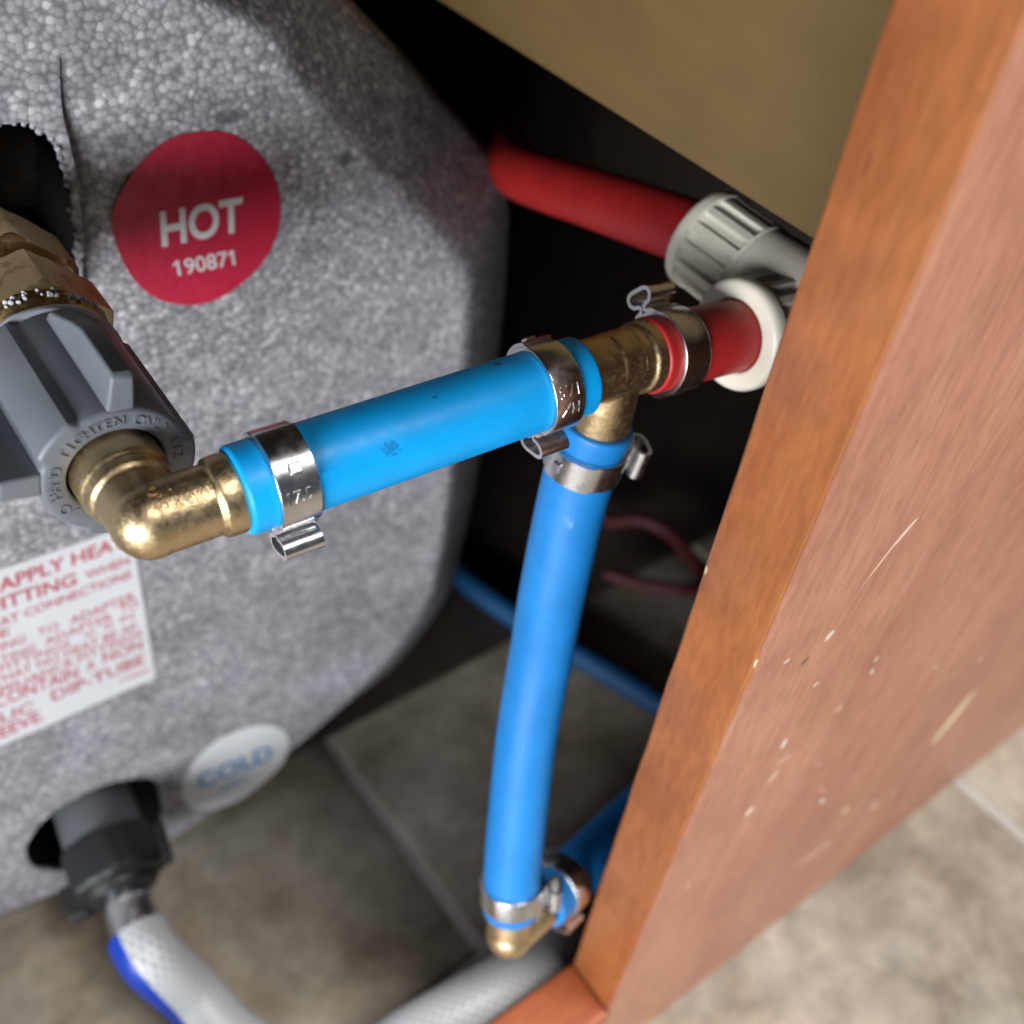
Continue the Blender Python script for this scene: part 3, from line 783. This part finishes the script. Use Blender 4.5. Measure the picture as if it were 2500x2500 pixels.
# ---------------------------------------------------------------- pinch clamps
def clamp(label, c, axis, ear, r=8.15, wd=7.0, letters=None, ltr_dir=None, lap=None, group='steel pinch clamps on the pipes', up=True, ear_len=1.12):
    a = unit(axis); e = unit(np.array(ear) - a * np.dot(ear, a)); tg = np.cross(a, e); c = np.array(c, float)
    root = thing('pinch_clamp', label, 'pipe clamp', c - V(0, 0, r), group)
    h = wd / 2; th = 0.75
    mb = MB()
    prof = round_prof([(-h, r - .15), (-h, r + th), (h, r + th), (h, r - .15)], .28, 3)
    revolve(mb, c, a, prof, 96, ref=e, cap0=False, cap1=False)
    band = mb.build('band', M_STEEL, root, smooth=45)
    # overlapping outer lap of the strap
    lp = MB(); V_, F_ = [], []
    a0, a1 = lap if lap else (25, 95)
    nn = 28; sec = [(-h + .1, r + th - .1), (-h + .15, r + th * 1.85), (h - .15, r + th * 1.85), (h - .1, r + th - .1)]
    for k in range(nn + 1):
        th_ = math.radians(a0 + (a1 - a0) * k / nn); dd = e * math.cos(th_) + tg * math.sin(th_)
        taper = 1.0
        for (s, rr) in sec: V_.append(c + a * s * taper + dd * rr)
    for k in range(nn):
        for i in range(3): F_.append((k * 4 + i, k * 4 + i + 1, k * 4 + 5 + i, k * 4 + 4 + i))
    F_ += [(0, 1, 2, 3), (nn * 4 + 3, nn * 4 + 2, nn * 4 + 1, nn * 4)]
    lp.add(V_, F_); lp.build('strap_end', M_STEEL, root, smooth=40)
    # hook tab in its window
    tb = MB(); V_ = []
    amid = math.radians(a0 + (a1 - a0) * 0.72); da = 1.1 / r
    for rr in (r + th, r + th * 2.6):
        for (s, q) in ((-1.1, -da), (1.1, -da), (1.1, da), (-1.1, da)):
            dd = e * math.cos(amid + q * (1 if rr < r + th * 2 else .7)) + tg * math.sin(amid + q * (1 if rr < r + th * 2 else .7)); V_.append(c + a * s + dd * rr)
    tb.add(V_, [(4, 5, 6, 7), (0, 1, 5, 4), (1, 2, 6, 5), (2, 3, 7, 6), (3, 0, 4, 7)]); tb.build('hook_tab', M_STEEL, root, smooth=0, mods=[m_bevel(.2)])
    # pinched ear: closed omega loop of strap, extruded along the pipe
    R0 = r + th - .1
    path = [(-5.4, -1.5), (-3.4, -0.2), (-1.3, .25), (-.66, .95), (-1.5, 1.6), (-3.2, 1.85), (-4.5, 2.6), (-4.9, 3.6), (-4.3, 4.5), (-2.6, 5.0), (0, 5.05), (2.6, 5.0), (4.3, 4.5), (4.9, 3.6), (4.5, 2.6), (3.2, 1.85), (1.5, 1.6), (.66, .95), (1.3, .25), (3.4, -0.2), (5.4, -1.5)]
    path = [V(p[0] * .70, p[1] * ear_len * .86) for p in path]
    sp = spline(path, 5); m = len(sp); t2 = .40
    na = 12; V_, F_ = [], []
    for side in (1, -1):
        for i in range(m):
            tt = unit(sp[min(i + 1, m - 1)] - sp[max(i - 1, 0)]); nr = V(tt[1], -tt[0])
            for k in range(na + 1):
                s = -h + wd * k / na
                q = sp[i] - nr * t2 * side * -1
                dent = 0.0
                if sp[i][1] > 3.9: dent = 1.1 * math.exp(-((s) / 1.9) ** 2 - ((sp[i][0] - .3) / 1.7) ** 2)
                V_.append(c + a * s * (1 - .0 * i) + tg * q[0] + e * (R0 + q[1] - dent))
    W_ = na + 1
    for sd in (0, 1):
        o = sd * m * W_
        for i in range(m - 1):
            for k in range(na):
                f = (o + i * W_ + k, o + i * W_ + k + 1, o + (i + 1) * W_ + k + 1, o + (i + 1) * W_ + k)
                F_.append(f if sd else f[::-1])
    o = m * W_
    for i in range(m - 1):
        for k in (0, na):
            F_.append((i * W_ + k, (i + 1) * W_ + k, o + (i + 1) * W_ + k, o + i * W_ + k))
    em = MB(); em.add(V_, F_); em.build('ear', M_STEEL, root, smooth=50)
    if letters:
        lm = MB()
        for (txt, off_deg, ax_off, hgt, wdt) in letters:
            nd = unit(ltr_dir); q = np.cross(a, nd); g = math.radians(off_deg)
            text_wrap(lm, txt, c + a * ax_off, a, nd * math.cos(g) + q * math.sin(g), r + th, hgt, 0.16, -1 if not up else 1, 0.0, wdt)
        lm.build('lettering', M_STEEL, band, smooth=0)
    return root

# ---------------------------------------------------------------- hot side plumbing
PL, PR = U(575, 1200, 175), U(1415, 917, 206)
pd = unit(PR - PL)
pts_ = [PL + (PR - PL) * k / 24 for k in range(25)]
o = tube(pts_, 7.95, 64, rounding=0.8).build('pipe', M_BLUE)
o.name = 'blue_pipe'; tag(o, 'bright blue plastic pipe between brass elbow and brass tee', 'pipe')

def vdir(phi): return -EY * math.cos(math.radians(phi)) - EZ * math.sin(math.radians(phi))
clamp('steel pinch clamp on the bright blue pipe next to the brass elbow', PL + pd * 8.2, pd, vdir(66), wd=7.2, lap=(-165, -95), letters=[('17.5', -84, -.2, 2.2, 4.2)], ltr_dir=vdir(66), ear_len=1.18)
clamp('steel pinch clamp stamped HX on the bright blue pipe by the brass tee', PR - pd * 8.3, pd, vdir(78), wd=6.6, lap=(95, 165), letters=[('HX', -86, 0, 2.5, 4.0), ('17.5', -110, 0, 2.3, 4.4)], ltr_dir=vdir(78), up=False)

# brass elbow with grey swivel nut
CE = PL - pd * 14.5
NF = CE + EY * 13.2                      # centre of the nut's front face
elb = thing('brass_elbow', 'brass elbow with grey hand tightened swivel nut under the hot port', 'pipe elbow', CE - V(0, 0, 8))
mb = MB()
revolve(mb, CE, pd, round_prof([(0, 0.1), (-2, 6.2), (0, 6.25), (9.6, 6.25), (9.8, 6.1), (10.3, 6.15), (10.7, 7.0), (13.4, 7.1), (14.7, 6.9), (14.7, .1)], .4), 48)
revolve(mb, CE, EY, round_prof([(-2, .1), (-1.5, 6.0), (0, 6.3), (6.0, 6.4), (6.8, 7.2), (8.6, 7.3), (9.2, 7.8), (24, 7.8), (24, .1)], .4), 48)
sphere(mb, CE, 6.45, 32, 20)
body = mb.build('elbow_body', M_BRASS, elb, mods=[m_remesh(.28, 5)])
lt = MB(); up_n = unit(EZ * 1.0 - EY * .25)
text_wrap(lt, 'NSF/ANSI-61', CE + pd * 4.6, pd, unit(EZ * .85 - EY * .55), 6.25, 1.6, .34, 1, .01, 9.0)
text_wrap(lt, 'CJ 1', CE + pd * 2.2, pd, unit(EZ * .98 - EY * .05), 6.25, 1.6, .34, 1, .01, 3.6)
lt.build('lettering', M_BRASS, body, smooth=0)

NL = 31.0
def nut_r(t, th, r):
    if r < 9.5: return r
    # th measured from EZ in the frame of revolve (axis EY)
    k = 0.0
    for c0 in LOBES:
        d = abs((th - c0 + math.pi) % (2 * math.pi) - math.pi)
        k = max(k, min(1, max(0, (0.36 - d) / 0.07)))
    return r + 1.25 * k * min(1, max(0, (r - 11) / .8))
_a, _x, _y = frame(EY, EZ)
def ang_of(v): return math.atan2(np.dot(v, _y), np.dot(v, _x))
def xz(deg): return EX * math.cos(math.radians(deg)) + EZ * math.sin(math.radians(deg))
LOBES = [ang_of(xz(g)) for g in (350, 130, 255)]
mb = MB()
prof = [(9, 8.3), (0.9, 8.3), (0.35, 8.5), (0, 9.0), (0, 11.7), (.15, 12.15), (.5, 12.5), (1.0, 12.7), (NL - 1, 12.9), (NL, 12.4), (NL, 9.5), (9, 9.0)]
revolve(mb, NF, EY, prof, 180, rf=nut_r, closed=True)
nut = mb.build('swivel_nut', M_GREY, elb, smooth=35, label='grey plastic winged nut with raised lettering')
for g in (77, 168):
    d = xz(g); s = np.cross(EY, d); wb = MB(); hw = 2.0
    out = [(0.2, 12.2), (0.2, 18.6), (1.0, 19.3), (13.5, 19.6), (18.0, 18.4), (NL - 3, 14.5), (NL - 2, 12.2)]
    V_ = []
    for sd in (-1, 1):
        for (t, r) in out: V_.append(NF + EY * t + d * r + s * hw * sd * (1.15 if r < 13 else .92))
    n = len(out); F_ = [tuple(range(n)), tuple(range(n, 2 * n))[::-1]] + [(k, k + n, (k + 1) % n + n, (k + 1) % n) for k in range(n)]
    wb.add(V_, F_); wb.build('wing', M_GREY, nut, smooth=30, mods=[m_bevel(.5, 3)])
lt = MB(); msg = 'JO HAND TIGHTEN ONLY 1/2'
y0c, y1c = cap_height()
for i, ch in enumerate(msg):
    if ch == ' ': continue
    g = 211 - i * 9.4; v, f = text_mesh(ch, 0.0, 0.2); cx = (v[:, 0].min() + v[:, 0].max()) / 2; s = 1.75 / (y1c - y0c)
    up_, rt = xz(g), xz(g - 90)
    lt.add([NF + up_ * (9.7 + (p[1] - y0c) * s) + rt * (p[0] - cx) * s * 1.05 + EY * (-0.30 if p[2] > 0 else .1) for p in v], f)
lt.build('lettering', M_GREY, nut, smooth=0)

# brass adapter between nut and heater
adp = thing('brass_adapter', 'worn brass hex adapter joining grey nut to the hot port', 'pipe adapter', NF + EY * 60 - V(0, 0, 14))
def hexr(c0):
    def f(t, th, r):
        if r < 11.9: return r
        k = (th + c0) % (math.pi / 3) - math.pi / 6
        return min(r, 13.2 / math.cos(k))
    return f
HX = -ang_of(xz(75))
mb = MB(); revolve(mb, NF, EY, round_prof([(NL - 4, .1), (NL - 4, 9.3), (NL + 4.2, 9.5), (NL + 3.2, 11.4), (NL + 5.0, 13.0), (NL + 6.4, 13.2), (NL + 6.7, 15.2), (NL + 18, 15.2), (NL + 19, 13.2), (NL + 20, .1)], .3), 120, rf=hexr(HX)); mb.build('hex_nut', M_BRASS2, adp, smooth=28)
mb = MB(); revolve(mb, NF, EY, [(NL + 19.5, 10.6), (NL + 25, 10.8)], 48); mb.build('neck', M_BRASS2, adp)
mb = MB(); revolve(mb, NF, EY, round_prof([(NL + 24, .1), (NL + 24, 13.4), (NL + 24.8, 14.8), (NL + 36, 14.8), (NL + 37, 13.2), (NL + 37, .1)], .3), 120, rf=hexr(HX)); mb.build('hex_coupling', M_BRASS2, adp, smooth=28)
mb = MB(); revolve(mb, NF, EY, [(NL + 37, 9.2), (NL + 95, 9.2)], 40); mb.build('nipple', M_TANK, adp)
mb = MB()
tp = lambda t, th, r: r + .55 * mnoise.noise(Vector((math.cos(th) * 2.5, math.sin(th) * 2.5, t * .9)))
revolve(mb, NF, EY, [(NL - .9, 11.6), (NL - .3, 12.7), (NL + .5, 13.3), (NL + 1.6, 13.1), (NL + 2.6, 12.4), (NL + 3.6, 11.2), (NL + 4.2, 10.2)], 90, rf=tp, cap0=False, cap1=False); mb.build('thread_tape', M_TAPE, adp, smooth=60)
mb = MB()
for k in range(46):
    g = random.uniform(15, 150); tt = NL + random.uniform(4.4, 6.4)
    sphere(mb, NF + EY * tt + xz(g) * (12.9 + (tt - NL - 4.4) * .2), random.uniform(.25, .55), 6, 5)
mb.build('sealant_flakes', M_TAPE, adp, kind='stuff')
mb = MB()
for k in range(40):
    g = random.uniform(20, 110); sphere(mb, NF + EY * (NL + 38 + random.uniform(0, 4)) + xz(g) * random.uniform(9.5, 12.0), random.uniform(.6, 1.4), 6, 5)
mb.build('corrosion_crust', M_RUST, adp, mods=[m_remesh(.4, 2)])

# brass tee
TCn = PR + pd * 9.0 + V(0, 0, 0)
RS, RE = U(1574, 870, 214.5), U(1800, 818, 229)
VT = U(1462, 1030, 222)
bd_ = unit(VT - TCn)
tee = thing('brass_tee', 'brass tee joining blue pipes and short red pipe', 'pipe tee', TCn - V(0, 0, 14))
mb = MB()
rd = unit(RS - TCn)
revolve(mb, TCn, -pd, round_prof([(-3, .1), (-3, 6.55), (9.6, 6.6), (9.6, .1)], .3), 40)
revolve(mb, TCn, rd, round_prof([(-3, .1), (-3, 6.5), (4.6, 6.6), (5.4, 7.4), (np.linalg.norm(RS - TCn) + .3, 7.5), (np.linalg.norm(RS - TCn) + .3, .1)], .3), 40)
sphere(mb, TCn, 6.6, 32, 20)
revolve(mb, TCn, bd_, round_prof([(-3, .1), (-3, 5.9), (5.0, 6.0), (9, 6.5), (np.linalg.norm(VT - TCn) + .3, 6.9), (np.linalg.norm(VT - TCn) + .3, .1)], .3), 40)
mb.build('tee_body', M_BRASS, tee, mods=[m_remesh(.28, 5)])

# red stub, white push-fit elbow, red pipe behind
rdir = unit(RE - RS)
o = tube([RS + (RE - RS) * k / 10 for k in range(11)] + [RE + rdir * 8], 7.95, 56, rounding=.8).build('red_pipe', M_RED)
tag(o, 'short red pipe between brass tee and white elbow', 'pipe')
clamp('steel pinch clamp on the short red pipe', RS + rdir * 6.8, rdir, EY * .72 + EZ * .60, wd=7.0, lap=(-160, -100))

UP = [U(1225, 395, 352), U(1262, 421, 330), U(1450, 484, 287), U(1675, 563, 258)]
ud = unit(UP[-2] - UP[-1])
WC = V(UP[-1][0] + 1, RE[1] + .5, RE[2])
we = thing('white_elbow', 'white plastic push fit elbow joining two red pipes', 'pipe elbow', WC - V(0, 0, 13))
NR = 15
def collar(c, ax, ln, parent):
    def rf(t, th, r):
        if r < 11.0: return r
        if 3.6 < t < ln - 1.2:
            s = 0.5 + 0.5 * math.cos(th * NR)
            e_ = min(1, (t - 3.6) / .8, (ln - 1.2 - t) / .8)
            return r - 1.25 * (1 - min(1, max(0, (s - .35) * 3.2))) * e_
        return r
    mb = MB()
    prof = [(5, 8.05), (.6, 8.05), (.15, 8.25), (0, 8.7), (0, 11.0), (.18, 11.6), (.6, 12.1), (1.3, 12.4), (2.4, 12.5), (3.5, 12.4), (3.7, 12.1), (4.1, 12.1), (4.6, 12.1)] + [(4.6 + (ln - 6.6) * k / 5, 12.1) for k in range(1, 6)] + [(ln - 1.6, 12.1), (ln - 1.2, 12.1), (ln - .5, 11.8), (ln, 11.2), (ln, 8.5)]
    revolve(mb, c, ax, prof, 240, rf=rf, closed=True)
    return mb.build('collar', M_WHITEPL, parent, smooth=50)
c1 = RE - rdir * 1.5
collar(c1, rdir, 17.5, we)
c2 = UP[-1] - ud * 5.5
back2 = unit(WC - c2)
collar(c2, back2, 18.5, we)
mb = MB()
sphere(mb, WC + V(1, -1, 0), 13.0, 32, 20)
revolve(mb, c1 + rdir * 14, rdir, [(0, .1), (0, 11.6), (np.linalg.norm(WC - c1) - 13, 12.6), (np.linalg.norm(WC - c1) - 13, .1)], 40)
revolve(mb, c2 + back2 * 17, back2, [(0, .1), (0, 11.8), (np.linalg.norm(WC - c2) - 15, 12.8), (np.linalg.norm(WC - c2) - 15, .1)], 40)
mb.build('elbow_body', M_WHITEPL, we, mods=[m_remesh(.5, 6)])
UP = [U(1275, 425, 316), U(1450, 485, 286), U(1675, 563, 258)]
ue = unit(UP[0] - UP[1])
UPx = [UP[0] + ue * 120 + V(42, 0, 0), UP[0] + ue * 60 + V(28, 0, 0), UP[0] + ue * 22 + V(9, 0, 0)] + UP + [UP[-1] - ud * 9]
o = tube(spline(UPx, 10), 7.95, 48).build('red_pipe', M_RED)
tag(o, 'long red pipe running back behind the water heater', 'pipe')

# vertical blue pipe, its clamps and the lower elbow
VP = [VT, U(1411, 1168, 232), U(1356, 1410, 247), U(1321, 1600, 260), U(1286, 1800, 271), U(1263, 2000, 282), U(1252, 2120, 289), U(1247, 2222, 295)]
VS = spline(VP, 8)
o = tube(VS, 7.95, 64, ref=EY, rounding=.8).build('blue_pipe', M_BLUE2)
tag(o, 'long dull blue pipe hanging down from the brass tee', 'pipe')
v0 = unit(VS[6] - VS[0])
clamp('steel pinch clamp on the hanging blue pipe just under the brass tee', VT + v0 * 9.0, v0, EX * .92 - EY * .38, wd=7.0, lap=(100, 170))
v1 = unit(VS[-1] - VS[-8])
VE = VS[-1]
clamp('steel pinch clamp at the bottom end of the hanging blue pipe', VE - v1 * 7.0, v1, EX * .75 - EY * .65, wd=6.5, lap=(-90, -20))
LC = VE + v1 * 8.5
Q1, Q2 = U(1322, 2206, 303), U(1640, 1905, 356)
ld_ = unit(Q1 - LC)
le = thing('brass_elbow', 'small brass elbow below the hanging blue pipe near the hose', 'pipe elbow', LC - V(0, 0, 8))
mb = MB()
revolve(mb, LC, -v1, round_prof([(-1, .1), (-1, 6.4), (8, 6.6), (8.8, 6.8), (8.8, .1)], .3), 40)
revolve(mb, LC, ld_, round_prof([(-1, .1), (-1, 6.4), (np.linalg.norm(Q1 - LC), 6.7), (np.linalg.norm(Q1 - LC), .1)], .3), 40)
sphere(mb, LC, 6.8, 28, 18)
mb.build('elbow_body', M_BRASS, le, mods=[m_remesh(.32, 5)])
qd = unit(Q2 - Q1)
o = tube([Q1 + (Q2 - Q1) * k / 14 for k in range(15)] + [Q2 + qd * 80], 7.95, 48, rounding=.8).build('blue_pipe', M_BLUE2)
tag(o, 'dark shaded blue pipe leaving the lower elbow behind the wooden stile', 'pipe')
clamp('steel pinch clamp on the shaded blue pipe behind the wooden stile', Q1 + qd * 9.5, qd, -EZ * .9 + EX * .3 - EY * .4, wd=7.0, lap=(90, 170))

# ---------------------------------------------------------------- cold side: black union and braided hose
CP = HF(238, 1988); 
cold = thing('hose_coupling', 'black plastic wing nut coupling on the cold port', 'hose coupling', V(CP[0], CP[1] - 20, CP[2] - 16))
ca = unit(V(-0.10, -1, -.20))
C0 = CP + EY * 2
mb = MB(); revolve(mb, C0 - ca * 22, ca, round_prof([(-10, .1), (-10, 9), (8, 9.5), (9, 13.6), (36, 14.0), (37, 13.0), (37, .1)], .8), 64); mb.build('port_nut', M_DKGREY, cold, smooth=40)
mb = MB(); revolve(mb, C0 - ca * 15, ca, round_prof([(0, 9), (0, 15.4), (3.5, 15.4), (4, 14), (4, 9)], .4), 64); mb.build('brass_ring', M_BRASS2, cold, smooth=40)
def blk(t, th, r): return r + (.7 * max(0, math.cos(th * 6)) ** 2 if 13 < r else 0)
B0 = C0 + ca * 12
mb = MB(); revolve(mb, B0, ca, round_prof([(0, .1), (0, 14.2), (1, 15.6), (15, 15.8), (17, 15), (18, 12.6), (20.5, 12.2), (21.5, 10.4), (22.5, 7), (22.5, .1)], .8), 96, rf=blk); bn = mb.build('coupling_nut', M_BLACKPL, cold, smooth=40)
a_, x_, y_ = frame(ca, EZ)
for (dv, tt, ln) in ((-EX * .95 - EZ * .30, 9, 12), (EX * .93 + EZ * .05, 2, 15)):
    d = unit(dv - a_ * np.dot(dv, a_)); s = np.cross(a_, d); wb = MB(); V_ = []
    for q in (-3.2, 3.2):
        for (t, r) in ((tt, 12), (tt, 20.0), (tt + ln, 19.2), (tt + ln + 1, 12)): V_.append(B0 + a_ * t + d * r + s * q)
    wb.add(V_, [(0, 1, 2, 3), (7, 6, 5, 4)] + [(k, k + 4, (k + 1) % 4 + 4, (k + 1) % 4) for k in range(4)]); wb.build('wing', M_BLACKPL, bn, smooth=30, mods=[m_bevel(1.0)])
HS = B0 + ca * 22
hp = [HS]
h1 = on_floor(432, 2352, 30); 
hose_pts = [HS, HS + ca * 12, HS + ca * 24 + EX * 2, on_floor(470, 2430, 20), on_floor(560, 2530, 13), on_floor(660, 2590, 11), on_floor(790, 2625, 20), on_floor(920, 2592, 34), on_floor(1010, 2535, 44), on_floor(1150, 2455, 48), on_floor(1262, 2392, 46), on_floor(1325, 2345, 40), on_floor(1362, 2290, 30), on_floor(1368, 2215, 18), on_floor(1345, 2120, 11)]
hose = thing('braided_hose', 'white braided hose with blue stripe looping across the floor', 'hose', on_floor(640, 2545))
hsp = spline(hose_pts, 12)
fer = MB()
revolve(fer, HS - ca * 1, ca, round_prof([(0, .1), (0, 6.0), (1.5, 7.6), (4, 8.0), (19, 8.3), (20, 7.2), (20, .1)], .6), 48)
fer.build('ferrule', M_STEEL, hose, smooth=40)
M_HOSE = mat_hose(0.17)
ht = tube(hsp[14:], 10.4, 48, ref=EZ, uv=True, rounding=.0)
ho = ht.build('hose_wall', M_HOSE, hose, smooth=60)

# ---------------------------------------------------------------- dim things at the back
BP = [on_floor(1085, 1372, 10), on_floor(1180, 1452, 10), on_floor(1330, 1552, 9), on_floor(1480, 1640, 7), on_floor(1640, 1738, 6), on_floor(1760, 1800, 6)]
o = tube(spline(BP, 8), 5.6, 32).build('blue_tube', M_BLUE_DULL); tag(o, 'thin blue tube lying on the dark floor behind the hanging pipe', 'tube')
RC = [U(1290, 1052, 560), U(1330, 1078, 560), U(1400, 1170, 560), U(1475, 1268, 555), U(1560, 1270, 545), U(1630, 1300, 540), U(1690, 1365, 530), U(1715, 1425, 520), U(1660, 1440, 515), U(1560, 1425, 520), U(1480, 1400, 525)]
RC = [V(p[0], p[1], max(7.5, p[2])) for p in RC]
o = tube(spline(RC, 8), 3.2, 20).build('red_tube', M_REDCABLE); tag(o, 'thin dark red tube looping at the back of the cabinet', 'tube')
